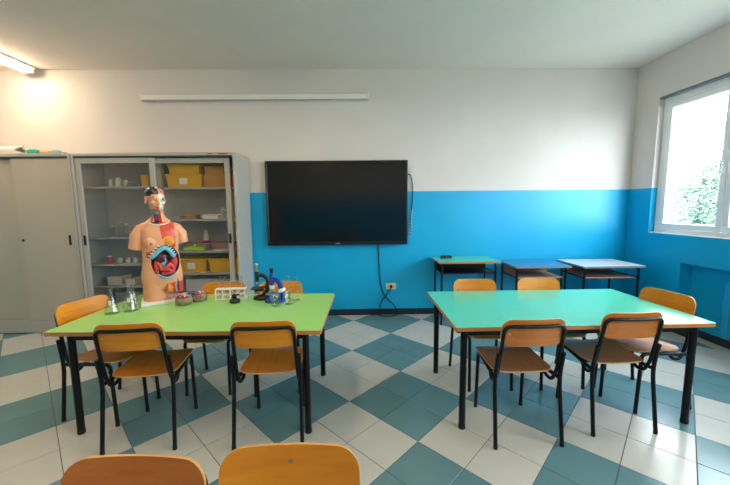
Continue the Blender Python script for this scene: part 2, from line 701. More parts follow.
# ------------------------------------------------------------------ tables
def table(label, cx, cy, rz, top_mat, W=1.75, Dp=.89, H=.73, inset=.11):
    t = thing('school_table', label, 'table', (cx, cy, 0), rz, 'large school tables')
    tp = MB().prism(rrect(W, Dp, .012, 3), H - .026, H, 0, 'z', 1)
    tp.build('tabletop', [top_mat, M_EDGE], t)
    lx, ly = W / 2 - inset, Dp / 2 - .07
    fr = MB()
    for sy in (-1, 1):
        fr.box(-lx, lx, sy * ly - .012, sy * ly + .012, H - .076, H - .026)
    for sx in (-1, 1):
        fr.box(sx * lx - .012, sx * lx + .012, -ly, ly, H - .076, H - .026)
    fr.build('apron_frame', M_BLACK, t)
    for sx in (-1, 1):
        for sy in (-1, 1):
            lg = MB().tube([(sx * lx, sy * ly, H - .028), (sx * (lx + .0), sy * ly, .012)], .022, 14).build('leg', M_BLACK, t)
            MB().lathe([(.022, 0), (.0232, .003), (.0232, .026), (.022, .028)], (sx * lx, sy * ly, 0), 14).build('foot_cap', M_RUBBER, lg)
    return t


table('large light green school table with the torso model on it', -1.115, 2.455, math.radians(-1.3), M_GREEN)
table('large empty turquoise school table on the right near the window', 1.445, 2.452, math.radians(.3), M_TURQ, W=1.69, inset=.075)


# ------------------------------------------------------------------ chairs
def make_chair():
    c = thing('school_chair', 'x', 'chair')
    R = .0125
    # seat: shallow dish, front edge rolls down
    def sf(x, v):
        z = .447 + .02 * (v + .19) / .38 + .010 * (x / .19) ** 2
        if v > .12:
            z -= .35 * (v - .12) ** 2 / .07 * .5
        if v < -.1:
            z += .010 * ((-.1 - v) / .09) ** 2
        return (x, .06 + v, z)
    MB().sheet(.385, .38, .07, .010, sf, (0, 0, 1), 12, 0, 1).build('seat', [M_PLYSEAT, M_PLY_EDGE], c)
    # backrest: concave towards the sitter
    def bf(x, v):
        return (x, -.207 - .16 * v + .55 * x * x, .740 + v)
    MB().sheet(.39, .175, .062, .010, bf, (0, 1, .12), 12, 0, 1).build('backrest', [M_PLY, M_PLY_EDGE], c)
    for s in (-1, 1):
        lg = MB().tube([(s * .204, -.186, .60), (s * .206, -.152, .42), (s * .211, -.205, .02)], R, 10, .08).build('leg', M_BLACK, c)
        MB().lathe([(.0125, 0), (.0132, .003), (.0132, .022), (.0125, .024)], (s * .211, -.206, 0), 12).build('foot_cap', M_RUBBER, lg)
        lg = MB().tube([(s * .172, .15, .44), (s * .170, .205, .435), (s * .172, .225, .02)], R, 10, .05).build('leg', M_BLACK, c)
        MB().lathe([(.0125, 0), (.0132, .003), (.0132, .022), (.0125, .024)], (s * .172, .225, 0), 12).build('foot_cap', M_RUBBER, lg)
        MB().tube([(s * .203, -.150, .423), (s * .190, -.06, .426), (s * .172, .155, .44)], R, 10, .05).build('seat_rail', M_BLACK, c)
    bt = [(-.178, -.02, .425), (-.184, -.05, .385), (-.188, -.105, .385), (-.188, -.150, .47), (-.183, -.215, .786),
          (.183, -.215, .786), (.188, -.150, .47), (.188, -.105, .385), (.184, -.05, .385), (.178, -.02, .425)]
    # bow the cross piece backwards with the plywood
    bt = bt[:5] + [(-.09, -.232, .786), (.09, -.232, .786)] + bt[5:]
    MB().tube(bt, .0115, 10, .045).build('backrest_tube', M_BLACK, c)
    MB().tube([(-.18, -.03, .425), (.18, -.03, .425)], .010, 8).build('cross_bar', M_BLACK, c)
    MB().tube([(-.17, .16, .437), (.17, .16, .437)], .010, 8).build('cross_bar', M_BLACK, c)
    for xx in (-.15, .15):
        y = bf(xx, -.005)[1]
        MB().tube([(xx, y + .0035, .735), (xx, y - .012, .735)], [.0065, .0065], 8).build('rivet', M_STEEL, c)
    return c


CH = 'plywood school chairs'
chairs = [
    # centre of the footprint x, y, heading in degrees (0 = facing the far wall), label
    (-1.40, 2.115, 5, 'orange plywood chair, back to us, at the near side of green table, left one'),
    (-.595, 2.125, 2, 'orange plywood chair, back to us, at the near right corner of green table'),
    (-1.232, 2.75, 180, 'plywood chair tucked under the far side of green table behind the torso model'),
    (-.70, 2.74, 187, 'plywood chair at the far side of green table behind the microscopes'),
    (-1.872, 2.385, -104, 'plywood chair at the left end of green table in front of the cabinets'),
    (1.03, 2.085, 1.5, 'plywood chair, back to us, at the near side of turquoise table, left one'),
    (1.708, 2.18, 1.5, 'plywood chair, back to us, at the near side of turquoise table, right one'),
    (1.045, 2.735, 180, 'plywood chair at the far side of turquoise table, left one'),
    (1.635, 2.74, 180, 'plywood chair at the far side of turquoise table, right one'),
    (2.16, 2.40, 100, 'plywood chair at the right end of turquoise table under the window'),
    (-.620, .62, 178, 'brown plywood chair facing us, cut by picture bottom, nearest left'),
    (-.203, .652, 180, 'bright orange plywood chair facing us, cut by picture bottom, with one rivet'),
]
BRIGHT = (wood('plywood_bright', 'd07c0a', 'e09414', 0.3, axis=0, rnd=.04), wood('plywood_bright_seat', 'a85c16', 'bf7420', 0.3, axis=1, rnd=.04))
BROWN = (wood('plywood_brown', 'b06018', 'c47628', 0.3, axis=0, rnd=.04), wood('plywood_brown_seat', '7e4a26', '94592e', 0.3, axis=1, rnd=.04))
TONES = [BRIGHT, BRIGHT, None, None, None, BROWN, BROWN, None, None, None, BROWN, BRIGHT]
PLY_TONES = {c[3]: t for c, t in zip(chairs, TONES)}
proto = None
for (x, y, a, lab) in chairs:
    if proto is None:
        o = proto = make_chair()
    else:
        o = copy_tree(proto)
    o.location = (x, y, 0)
    o.rotation_euler = (0, 0, math.radians(a))
    tag(o, lab, 'chair', CH)
    pm = PLY_TONES[lab]
    for ch in o.children:
        if ch.name.split('.')[0] in ('seat', 'backrest') and pm:
            ch.material_slots[0].link = 'OBJECT'
            ch.material_slots[0].material = pm[0 if ch.name.startswith('back') else 1]
    if 'one rivet' in lab:
        rv = [ch for ch in o.children if ch.name.startswith('rivet')]
        rv[0].location = (.15, -.0195, .048)
        bpy.data.objects.remove(rv[1])


# ------------------------------------------------------------------ small desks along the back wall
def desk(label, x0, x1, y0, y1, H, top_mat, tray_mat, edge, rz=0.0):
    W, Dp = x1 - x0, y1 - y0
    d = thing('school_desk', label, 'desk', ((x0 + x1) / 2, (y0 + y1) / 2, 0), rz, 'single desks along the back wall')
    MB().prism(rrect(W, Dp, .015, 3), H - .022, H, 0, 'z', 1).build('desktop', [top_mat, edge], d)
    lx, ly = W / 2 - .05, Dp / 2 - .05
    for s in (-1, 1):
        for q in (-1, 1):
            lg = MB().tube([(s * lx, q * (ly - .06), H - .036), (s * lx, q * ly, H - .036), (s * lx, q * ly, .012)], .0125, 10, .05).build('leg', M_BLACK, d)
            MB().lathe([(.0125, 0), (.0132, .003), (.0132, .022), (.0125, .024)], (s * lx, q * ly, 0), 12).build('foot_cap', M_RUBBER, lg)
        MB().tube([(s * lx, -ly + .05, H - .036), (s * lx, ly - .05, H - .036)], .0125, 8).build('side_rail', M_BLACK, d)
        MB().tube([(s * lx, -ly, H - .15), (s * lx, ly, H - .15)], .01, 8).build('tray_rail', M_BLACK, d)
    MB().tube([(-lx, ly, H - .036), (lx, ly, H - .036)], .0125, 8).build('back_rail', M_BLACK, d)
    MB().box(-lx + .01, lx - .01, -ly + .02, ly - .02, H - .162, H - .148, bev=.002).box(-lx + .01, lx - .01, ly - .035, ly - .02, H - .148, H - .07).build('book_tray', tray_mat, d)


M_TRAY = mat('tray_board', 'a98a78', 0.5, var=.05)
desk('single desk with turquoise top and black frame, nearest the wall screen', .965, 1.735, 3.96, 4.42, .81, M_TURQ, M_BLACK, M_EDGE)
desk('single desk with dark blue top between the turquoise and the pale desk', 1.86, 2.56, 3.87, 4.38, .76, mat('blue_laminate', '1d6fa6', 0.3), M_TRAY, mat('grey_edge', '7f8284', .5))
desk('single desk with pale grey top in the corner by the window', 2.66, 3.42, 3.82, 4.37, .76, mat('pale_laminate', 'b9c6cc', 0.3), M_TRAY, mat('grey_edge', '7f8284', .5))
er = thing('board_eraser', 'small black eraser lying on the turquoise single desk', 'eraser', (1.135, 4.28, .81), .15)
MB().box(-.075, .075, -.025, .025, 0, .012, bev=.003).build('felt_pad', mat('dark_felt', '26262a', .9), er)
MB().box(-.073, .073, -.023, .023, .012, .034, bev=.006).build('grip', M_BLACKP, er)

# ------------------------------------------------------------------ wall screen, cables, socket, trunking
tv = thing('wall_screen', 'large black flat screen mounted on the back wall', 'screen', (-.293, YB, .99))
M_BEZEL = mat('screen_bezel', '101114', .35)
W2, HT = .93, 1.105
fb = MB()
fb.box(-W2, W2, -.078, -.03, 0, .045, bev=.004)
fb.box(-W2, W2, -.078, -.03, HT - .022, HT, bev=.004)
fb.box(-W2, -W2 + .022, -.078, -.03, .045, HT - .022, bev=.004)
fb.box(W2 - .022, W2, -.078, -.03, .045, HT - .022, bev=.004)
fb.build('bezel', M_BEZEL, tv)
MB().box(-W2 + .02, W2 - .02, -.072, -.03, .04, HT - .02).build('display_panel', mat('screen_glass', '0b0d10', .16, spec=.5), tv)
MB().box(-.7, .7, -.03, -.001, .2, .9, bev=.01).build('rear_housing', M_BLACKP, tv)
MB().box(-.028, .028, -.0795, -.078, .016, .028, bev=.0004).build('logo_plate', mat('logo_grey', '9aa0a5', .4), tv)


def spline(pts, n=8):
    P = [Vector(p) for p in pts]
    P = [P[0]] + P + [P[-1]]
    out = []
    for i in range(1, len(P) - 2):
        a, b, c, d = P[i - 1:i + 3]
        for k in range(n):
            t = k / n
            out.append(.5 * ((2 * b) + (c - a) * t + (2 * a - 5 * b + 4 * c - d) * t * t + (3 * b - a - 3 * c + d) * t ** 3))
    out.append(P[-2])
    return out


yw = YB - .012
pc = thing('power_cable', 'black power cable hanging from the screen to the wall socket', 'cable', (.26, YB, 0))
sp = spline([(-.005, -.04, 1.01), (-.01, -.012, .93), (.0, -.012, .70), (.02, -.012, .45), (.06, -.012, .30), (.14, -.02, .20), (.21, -.035, .13),
             (.25, -.06, .03), (.17, -.09, .009), (.05, -.09, .009), (-.005, -.06, .03), (.02, -.022, .16), (.08, -.02, .26), (.14, -.03, .34), (.163, -.04, .395)])
MB().tube(sp, .0065, 8).build('cord', M_RUBBER, pc)
MB().tube([(.163, -.052, .402), (.163, -.012, .402)], [.017, .02], 12).build('plug', M_RUBBER, pc)
so = thing('wall_socket', 'cream socket plate on the blue wall under the screen', 'socket', (.423, YB, .402))
MB().prism(rrect(.135, .085, .01, 4), -.012, 0, 0, 'y').build('cover_plate', mat('socket_cream', 'e4ddc4', .4), so)
for dx in (-.042, 0, .042):
    MB().prism(rrect(.034, .05, .004, 3, dx), -.0145, -.012, 0, 'y').build('socket_insert', mat('socket_insert', 'cfc7ae', .4), so)
sc_ = thing('coiled_cable', 'thin black cable with coiled white tie hanging beside the screen edge', 'cable', (.66, YB, 0))
MB().tube(spline([(-.03, -.03, 1.90), (.01, -.02, 1.915), (.04, -.015, 1.85), (.055, -.014, 1.70), (.05, -.014, 1.55), (.035, -.014, 1.42), (.02, -.014, 1.10)]), .006, 8).build('cord', M_RUBBER, sc_)
co = []
for k in range(90):
    t = k / 89
    a = t * 2 * PI * 9
    co.append((.038 - .025 * t + .013 * math.cos(a), -.016 + .012 * math.sin(a), 1.45 - .36 * t))
MB().tube(co, .004, 6).build('spiral_wrap', M_WHITE, sc_)

tr = thing('cable_trunking', 'long white trunking bar mounted high on the back wall', 'trunking', (-1.32, YB, 2.865))
MB().box(-1.43, 1.43, -.055, 0, 0, .07, bev=.008).build('trunking_body', M_WHITE, tr)
for s in (-1, 1):
    MB().box(s * 1.44 - .014, s * 1.44 + .014, -.062, 0, -.005, .078, bev=.006).build('end_cap', M_WHITE, tr)
MB().box(-1.42, 1.42, -.057, -.05, -.006, .004).build('bottom_rail', mat('rail_grey2', 'a5a39c', .5), tr)

# ------------------------------------------------------------------ cabinets
CF, CB, CT = 3.93, 4.40, 2.14


def carcass(c, W, inside):
    """origin: front left floor corner of the unit"""
    d = CB - CF
    for x in (0, W - .03):
        MB().box(x, x + .03, 0, d, 0, CT - .035, bev=.003).build('side_panel', M_CAB, c)
    MB().box(0, W, 0, d, CT - .035, CT, bev=.004).build('top_panel', M_CAB, c)
    MB().box(.03, W - .03, .0, d - .01, .01, .16, bev=.003).build('plinth', M_CAB, c)
    MB().box(.03, W - .03, d - .012, d, .16, CT - .035).build('back_panel', inside, c)
    MB().box(.03, W - .03, .004, .09, CT - .052, CT - .035).build('door_track', M_CABDK, c)


def handle(parent, x, y, z):
    MB().prism(rrect(.026, .12, .006, 3, x, z), y - .004, y, 0, 'y').build('handle', M_BLACKP, parent)


XA = -3.325
WG = 1.885
gc = thing('glass_cabinet', 'grey metal cabinet with sliding glass doors and supplies behind the torso', 'cabinet', (XA, CF, 0))
carcass(gc, WG, M_CABIN)
mid = .905
MB().box(mid - .012, mid + .012, .10, CB - CF - .012, .16, CT - .04).build('partition', M_CABIN, gc)
for (a, b, zs) in ((.03, mid - .012, (1.764, 1.155, .824, .551)), (mid + .012, WG - .03, (1.747, 1.364, .973, .701))):
    for z in zs:
        MB().box(a, b, .10, CB - CF - .014, z - .024, z, bev=.002).build('shelf', M_CAB, gc)
z0, z1 = .163, CT - .054
for (a, b, y, hx) in ((.035, .945, .012, .065), (.865, 1.80, .048, 1.765)):
    dm = MB()
    t = .062
    dm.box(a, a + t, y, y + .026, z0, z1, bev=.004)
    dm.box(b - t, b, y, y + .026, z0, z1, bev=.004)
    dm.box(a + t, b - t, y, y + .026, z0, z0 + t, bev=.004)
    dm.box(a + t, b - t, y, y + .026, z1 - t, z1, bev=.004)
    do = dm.build('sliding_door', M_CAB, gc)
    MB().box(a + t, b - t, y + .011, y + .015, z0 + t, z1 - t).build('pane', M_CABGLASS, do)
    handle(do, hx, y, 1.13)
for dx in (1.60, 1.72, 1.77):
    MB().box(dx - .03, dx + .03, -.0015, 0, CT - .024, CT - .012).build('red_sticker', mat('sticker_red', 'b0392c', .5), gc)

mc = thing('metal_cabinet', 'plain beige grey metal cabinet with closed sliding doors at the left edge', 'cabinet', (XA - .008 - 1.80, CF, 0))
carcass(mc, 1.80, M_CABIN)
M_CABW = mat('cabinet_door_beige', 'b9ae9a', 0.42, var=.02, scale=3)
for (a, b, y, hx) in ((.035, 1.12, .048, None), (1.115, 1.765, .012, 1.70)):
    do = MB().box(a, b, y, y + .026, z0, z1, bev=.004).build('sliding_door', M_CABW, mc)
    if hx:
        handle(do, hx, y, 1.135)
        MB().tube([(1.155, y - .004, 1.137), (1.155, y, 1.137)], .016, 12).build('lock', M_BLACKP, do)

# ------------------------------------------------------------------ things in the glass cabinet
M_YEL = mat('yellow_plastic', 'e2ae12', .45)
SY = CF + .14


def crate(label, x0, x1, z, h, y0=SY, dep=.26, m=M_YEL, paper=True, group='yellow plastic bins in the cabinet'):
    c = thing('storage_bin', label, 'bin', ((x0 + x1) / 2, y0 + dep / 2, z), 0, group)
    w, d, t = (x1 - x0) / 2, dep / 2, .006
    k = .92
    b = MB()
    def ring(sw, sd, zz):
        return [(-sw, -sd, zz), (sw, -sd, zz), (sw, sd, zz), (-sw, sd, zz)]
    b.loft([ring(w * k, d * k, 0), ring(w, d, h), ring(w - t, d - t, h), ring(w * k - t, d * k - t, .008)], smooth=False)
    b.build('bin_body', m, c)
    r = MB()
    for (xa, xb, ya, yb) in ((-w - .008, w + .008, -d - .008, -d + .004), (-w - .008, w + .008, d - .004, d + .008), (-w - .008, -w + .004, -d, d), (w - .004, w + .008, -d, d)):
        r.box(xa, xb, ya, yb, h - .018, h + .003, bev=.003)
    r.build('rim', m, c)
    if paper:
        MB().box(-.055, .04, -d * .985 - .003, -d * .965, h * .25, h * .72).build('paper_label', M_WHITE, c)
    return c


crate('yellow bin with white label, bottom of two on the top shelf behind glass', -2.33, -1.90, 1.747, .155)
crate('yellow bin stacked on the labelled bin on the top shelf behind glass', -2.30, -1.925, 1.906, .115, paper=False)
crate('yellow bin with white label on the lowest visible shelf behind the torso', -2.27, -1.915, .701, .17)
crate('yellow bin without label on the lowest visible shelf near the cabinet edge', -1.885, -1.52, .701, .17, paper=False)
M_CARD = mat('cardboard', 'b9863f', .8, var=.05)


def carton(label, x0, x1, y0, y1, z, h, m, nm='cardboard_box', cat='box', group=None):
    c = thing(nm, label, cat, ((x0 + x1) / 2, (y0 + y1) / 2, z), 0, group)
    w, d = (x1 - x0) / 2, (y1 - y0) / 2
    MB().box(-w, w, -d, d, 0, h, bev=.003).build('box_body', m, c)
    MB().box(-w - .002, w + .002, -d - .002, d + .002, h * .72, h + .003, bev=.002).build('lid', m, c)
    return c


carton('brown cardboard box at the right of the top shelf, lower one', -1.875, -1.62, SY, SY + .24, 1.747, .14, M_CARD, group='cardboard boxes on the top shelf')
carton('brown cardboard box at the right of the top shelf, stacked on another', -1.865, -1.64, SY + .01, SY + .23, 1.891, .11, M_CARD, group='cardboard boxes on the top shelf')
carton('narrow red box at the right end of the top cabinet shelf', -1.565, -1.48, SY + .02, SY + .2, 1.747, .19, mat('red_card', 'b03a34', .6))
carton('small wooden box lying on the second cabinet shelf right of the head', -2.16, -2.02, SY + .02, SY + .15, 1.364, .05, mat('wood_box', 'b98a50', .5))
carton('flat white box lying on the second cabinet shelf', -1.93, -1.74, SY + .02, SY + .16, 1.364, .05, M_WHITE)
carton('flat pale box beside the head on the second cabinet shelf', -2.36, -2.22, SY + .02, SY + .15, 1.364, .035, mat('pale_card', 'c9c2b4', .6))
st = thing('white_stand', 'small white plastic stand on the second cabinet shelf', 'stand', (-1.69, SY + .09, 1.364))
MB().box(-.045, .045, -.04, .04, 0, .012, bev=.003).build('foot_plate', M_WHITE, st)
MB().box(-.035, -.015, -.015, .015, .012, .14, bev=.003).build('upright', M_WHITE, st)
MB().box(.015, .03, -.015, .015, .012, .11, bev=.003).build('upright', M_WHITE, st)
MB().box(-.04, .04, -.02, .02, .10, .115, bev=.003).build('clamp_plate', M_WHITE, st)
sc2 = thing('balance_scale', 'lime green balance with red beam on the third cabinet shelf', 'scale', (-2.09, SY + .1, .973))
M_LIME = mat('lime_plastic', 'a5d020', .4)
MB().loft([rr for rr in [[(px, py, 0) for px, py in rrect(.28, .12, .03)], [(px, py, .035) for px, py in rrect(.26, .10, .03)], [(px, py, .05) for px, py in rrect(.14, .06, .02)]]], smooth=False).build('scale_body', M_LIME, sc2)
MB().lathe([(.02, .05), (.012, .075), (.012, .085)], n=12).build('pivot', M_LIME, sc2)
MB().box(-.19, .19, -.012, .012, .083, .097, bev=.004).build('beam', mat('red_plastic', 'c8352e', .4), sc2)
for s in (-1, 1):
    MB().lathe([(.035, .097), (.05, .103), (.052, .115)], (s * .15, 0, 0), 16).build('pan', mat('red_plastic', 'c8352e', .4), sc2)
bt_ = thing('white_bottle', 'white plastic bottle at the back of the third cabinet shelf', 'bottle', (-2.0, SY + .24, .973))
MB().lathe([(.035, 0), (.038, .01), (.038, .17), (.02, .2), (.018, .205)], n=16).build('bottle_body', M_WHITE, bt_)
MB().lathe([(.02, .205), (.021, .235), (.018, .24)], n=14).build('bottle_cap', M_WHITE, bt_)
carton('flat brown box on the third cabinet shelf beside the balance', -1.86, -1.56, SY + .08, SY + .26, .973, .085, mat('pink_card', 'a9836f', .7))
pp = thing('paper_sheets', 'loose white paper sheets on the third cabinet shelf', 'paper', (-1.73, SY + .02, .973))
for k in range(3):
    MB().box(-.1, .1, -.05, .05, .004 * k, .004 * k + .003).build('sheet', M_WHITE, pp, (.008 * k, .004 * k, 0), .05 * k)
carton('long white carton on the floor of the glass cabinet', -2.20, -1.56, SY + .05, SY + .3, .163, .44, mat('white_card', 'cfd2d4', .6))


def jar(label, x, y, z, h, r, m, lidm=None, nm='glass_jar', cat='jar', group='jars and glassware in the cabinet'):
    j = thing(nm, label, cat, (x, y, z), 0, group)
    MB().lathe([(r * .96, 0), (r, .006), (r, h * .72), (r * .6, h * .86), (r * .6, h)], n=16, caps=(True, False)).build('jar_body', m, j)
    MB().lathe([(r * .66, h * .93), (r * .68, h * 1.02), (r * .6, h * 1.03)], n=16).build('lid', lidm or M_WHITE, j)


M_FROST = mat('frosted_glass', 'b7bcbc', .3)
lx0 = -3.12
for k, (dx, h, r, w) in enumerate(((.06, .09, .032, 'squat'), (.15, .11, .036, 'wide'), (.24, .085, .03, 'low'))):
    jar('%s pale jar on the top left cabinet shelf, %s from the left' % (w, ('first', 'second', 'third')[k]), lx0 + dx, SY + .1, 1.764, h, r, mat('white_ceramic', 'c6c3bb', .4))
carton('flat blue box on the top left cabinet shelf', -2.79, -2.66, SY + .03, SY + .17, 1.764, .04, mat('blue_card', '4a6d99', .6))
carton('upright yellow box on the top left cabinet shelf by the door frame', -2.65, -2.56, SY + .03, SY + .16, 1.764, .14, M_YEL)
for k in range(7):
    jar('glass bottle in the row on the second left cabinet shelf', -3.10 + k * .085, SY + .1 + .03 * (k % 2), 1.155, .13 + .05 * ((k * 5) % 3) / 2, .027 + .004 * (k % 2), M_GLASS, M_FROST, 'glass_bottle', 'bottle', 'glass bottles on the second left shelf')
jar('small jar with red contents on the third left cabinet shelf', -3.13, SY + .06, .824, .085, .035, mat('red_plastic', 'c8352e', .4))
for k, dx in enumerate((.11, .21, .30)):
    jar('low white jar in the row on the third left cabinet shelf', -3.13 + dx, SY + .08, .824, .06, .033, mat('white_ceramic', 'c6c3bb', .4), None, 'glass_jar', 'jar', 'low white jars on the third left shelf')
carton('pale grey box on the bottom left cabinet shelf near the door frame', -3.16, -2.98, SY + .02, SY + .2, .551, .1, mat('pale_card', 'c9c2b4', .6))
carton('smaller pale box beside another on the bottom left cabinet shelf', -2.94, -2.82, SY + .02, SY + .16, .551, .07, mat('pale_card', 'c9c2b4', .6))
carton('grey carton on the floor of the left cabinet half', -3.1, -2.7, SY + .05, SY + .28, .163, .28, mat('grey_card', '8f8f8b', .7))

# things on top of the cabinets
rl = thing('paper_roll', 'large rolled white paper sheet on top of the plain cabinet', 'paper', (-4.35, 4.14, CT))
roll = []
for k in range(40):
    a = k / 39 * 4 * PI
    r = .05 + .012 * a / (4 * PI)
    roll.append((r * math.cos(a), .062 + r * math.sin(a)))
v, f = [], []
for k, (a, b) in enumerate(roll):
    v += [(-.42, a, b), (.30 + .05 * math.cos(k), a * 1.0, b)]
f = [(2 * k, 2 * k + 2, 2 * k + 3, 2 * k + 1) for k in range(39)]
MB().add(v, f, 0, True).build('rolled_sheet', mat('roll_paper', 'd9d6cd', .8), rl)
MB().box(-.4, .37, -.12, .1, 0, .004).build('flat_sheet', mat('roll_paper', 'd9d6cd', .8), rl)
for nm, lab, x, m, sx, sz in (('teal_cloth', 'small crumpled teal cloth on top of the plain cabinet', -3.79, mat('teal_cloth', '1fae93', .8), .065, .055),
                              ('yellow_sponge', 'small pale yellow sponge on top of the plain cabinet', -3.65, mat('sponge', 'e3c88e', .9), .055, .046),
                              ('blue_sponge', 'small light blue sponge on top of the plain cabinet', -3.53, mat('sponge_blue', '9fc7cc', .9), .045, .050)):
    o = thing(nm, lab, 'cloth' if 'cloth' in nm else 'sponge', (x, 4.0, CT))
    b = MB()
    random.seed(len(nm))
    rings = []
    for (kk, zz) in ((.8, 0), (1, .3), (.95, .7), (.6, 1.0)):
        rings.append([(px * kk + random.uniform(-.004, .004), py * kk + random.uniform(-.004, .004), sz * zz) for px, py in rrect(2 * sx, .07, .02, 4)])
    b.loft(rings).build('pad', m, o)
ps = thing('marker_cap', 'tiny dark cap lying on top of the cabinets near the glass doors', 'cap', (-3.42, 3.98, CT))
MB().tube([(-.02, 0, .01), (.02, 0, .01)], [.01, .009], 10).build('cap_body', M_BLACKP, ps)

# ------------------------------------------------------------------ anatomical torso
HT_ = .73
TOR = thing('anatomical_torso', 'life size anatomical torso model with open belly and half skull face', 'anatomical model', (-1.64, 2.715, HT_), math.radians(31))
TOR.scale = (.79, .85, .88)
MB().box(-.20, .235, -.14, .12, 0, .03, bev=.004).build('base_board', M_WHITE, TOR)

RINGS = [(.10, .165, .10), (.16, .185, .115), (.22, .188, .124), (.30, .175, .117), (.36, .163, .110), (.44, .163, .113), (.52, .168, .118), (.60, .177, .116),
         (.655, .180, .104), (.70, .148, .09), (.735, .10, .072), (.765, .064, .060), (.80, .054, .056), (.87, .052, .055)]


def ring_at(z):
    for a, b in zip(RINGS, RINGS[1:]):
        if a[0] <= z <= b[0]:
            t = (z - a[0]) / (b[0] - a[0])
            return a[1] + (b[1] - a[1]) * t, a[2] + (b[2] - a[2]) * t
    return RINGS[0][1:] if z < RINGS[0][0] else RINGS[-1][1:]


def front_y(x, z):
    hx, hy = ring_at(z)
    q = min(abs(x) / hx, .98)
    return -hy * (1 - q ** 2.4) ** (1 / 2.4)


def superring(hx, hy, z, n=40, cx=0, cy=0, e=2.4):
    out = []
    for k in range(n):
        a = 2 * PI * k / n
        c, s = math.cos(a), math.sin(a)
        out.append((cx + hx * math.copysign(abs(c) ** (2 / e), c), cy + hy * math.copysign(abs(s) ** (2 / e), s), z))
    return out


Z0 = .03          # body stands on the board
bd = MB()
bd.loft([superring(hx, hy, z) for z, hx, hy in RINGS])
# thigh stumps: the viewer's left one reaches the board, the other is cut higher up
bd.loft([superring(.112, .11, z, 28, -.07 + (z - .05) * .05, 0, 2.1) for z in (0, .02, .06, .12, .2)])
bd.loft([superring(.078, .095, z, 28, .105, .0, 2.1) for z in (.055, .075, .12, .2)])
# shoulders and arm stumps
for s, zb, xo in ((-1, .475, .222), (1, .515, .205)):
    bd.tube([(s * .09, 0, .675), (s * .155, 0, .645), (s * .190, 0, .595), (s * xo, .0, zb)], [.055, .062, .064, .056], 20, 0)
# breasts, buttocks
for s in (-1, 1):
    bd.ball((s * .08, -.088, .535), (.062, .042, .055))
    bd.ball((s * .085, .075, .20), (.09, .07, .09))
# head (slightly turned to the viewer's right)
HC = Vector((-.012, -.012, .918))
HR = Matrix.Rotation(math.radians(14), 3, 'Z')


def hp(x, y, z):
    return HC + HR @ (Vector((x, y, z)) * 1.08)


def hball(c, r, **k):
    p = hp(*c)
    bd.ball(p, tuple(q * 1.08 for q in r), rot=HR, **k)


hball((0, .018, .03), (.078, .096, .082))
hball((0, -.022, -.035), (.060, .070, .078))
hball((0, -.048, -.085), (.034, .036, .026))
hball((0, -.082, .012), (.05, .020, .014))            # brow
nose = [hp(0, -.088, .008), hp(0, -.108, -.028), hp(0, -.092, -.038)]
bd.tube(nose, [.009, .014, .010], 10)
hball((0, -.090, -.056), (.024, .012, .0065))         # lips
hball((0, -.088, -.066), (.021, .012, .007))
for s in (-1, 1):
    hball((s * .036, -.072, -.022), (.022, .022, .020))   # cheek
    hball((s * .079, .012, -.005), (.009, .020, .032))    # ear
bd.v = [(x, y, z + Z0) for x, y, z in bd.v]
tmp = bd.build('body', [M_WHITE], None)
rm = tmp.modifiers.new('r', 'REMESH')
rm.mode, rm.voxel_size, rm.use_smooth_shade = 'VOXEL', .0052, True
sm = tmp.modifiers.new('s', 'SMOOTH')
sm.factor, sm.iterations = .5, 4
dg = bpy.context.evaluated_depsgraph_get()
me = bpy.data.meshes.new_from_object(tmp.evaluated_get(dg))
old = tmp.data
tmp.modifiers.clear()
tmp.data = me
bpy.data.meshes.remove(old)
me.name = 'torso_body'
tmp.name = 'torso_body'
tmp.parent = TOR
M_SKIN = mat('model_skin', 'e0a078', .38, var=.03, scale=6)
M_MUS = mat('model_muscle', 'cc4632', .38, var=.15, scale=30)
M_FAT = mat('model_fat', 'e08a35', .4, var=.08, scale=30)
M_DEEP = mat('model_deep_red', '6d1420', .4, var=.2, scale=25)
M_BONE = mat('model_bone', 'e4ddd0', .4)
M_HAIR = mat('model_black', '15100f', .35)
M_BLUEO = mat('model_blue', '5fb3d3', .4)
M_PINK = mat('model_pink', 'd78f86', .4, var=.1, scale=40)
me.materials.clear()
for m in (M_SKIN, M_MUS, M_FAT, M_DEEP, M_BONE, M_HAIR, M_PINK):
    me.materials.append(m)
CAV = (.035, .355, .128, .155)       # belly opening: centre x, z, radii (without Z0)
for v_ in me.vertices:
    x, y, z = v_.co.x, v_.co.y, v_.co.z - Z0
    if y < 0:
        d = ((x - CAV[0]) / CAV[2]) ** 2 + ((z - CAV[1]) / CAV[3]) ** 2
        if d < 1:
            v_.co.y += min(.048, .30 * (1 - d) * .16 + .028 * min(1, (1 - d) * 6))
HRi = HR.inverted()
for p in me.polygons:
    c = p.center
    x, y, z = c.x, c.y, c.z - Z0
    i = 0
    p.use_smooth = True
    if y < .02:
        d = ((x - CAV[0]) / CAV[2]) ** 2 + ((z - CAV[1]) / CAV[3]) ** 2
        if d < 1:
            i = 3
        elif z < .72 and .0 + (.72 - z) * .14 < x < .135 and z > .475 + .3 * max(0, x - .09):
            i = 1
            if ((x - .075) / .055) ** 2 + ((z - .545) / .048) ** 2 < 1:
                i = 2
        elif z < .48 and z > .40 and -.125 < x < .0 and y < -.03:
            i = 1 if z < .47 - .35 * abs(x + .06) else 0
        elif .70 < z < .835 and abs(x + .02) < .042 - .0 and y < -.012:
            i = 1 if z > .735 else 3
    if x > .04 and z < .16 - .2 * max(0, .1 - x) and z < .20:
        i = 1
    if z > .80:
        q = (HRi @ (Vector((x, y, z)) - HC)) / 1.08
        if q.y < -.02 and q.x > .006 and -.075 < q.z < .055:
            i = 4
        if q.z > .048 and q.y < .1:
            i = 5 if q.x < .012 else 6
        if q.z > .035 and q.x < -.045 and q.y < .03:
            i = 5
    p.material_index = i


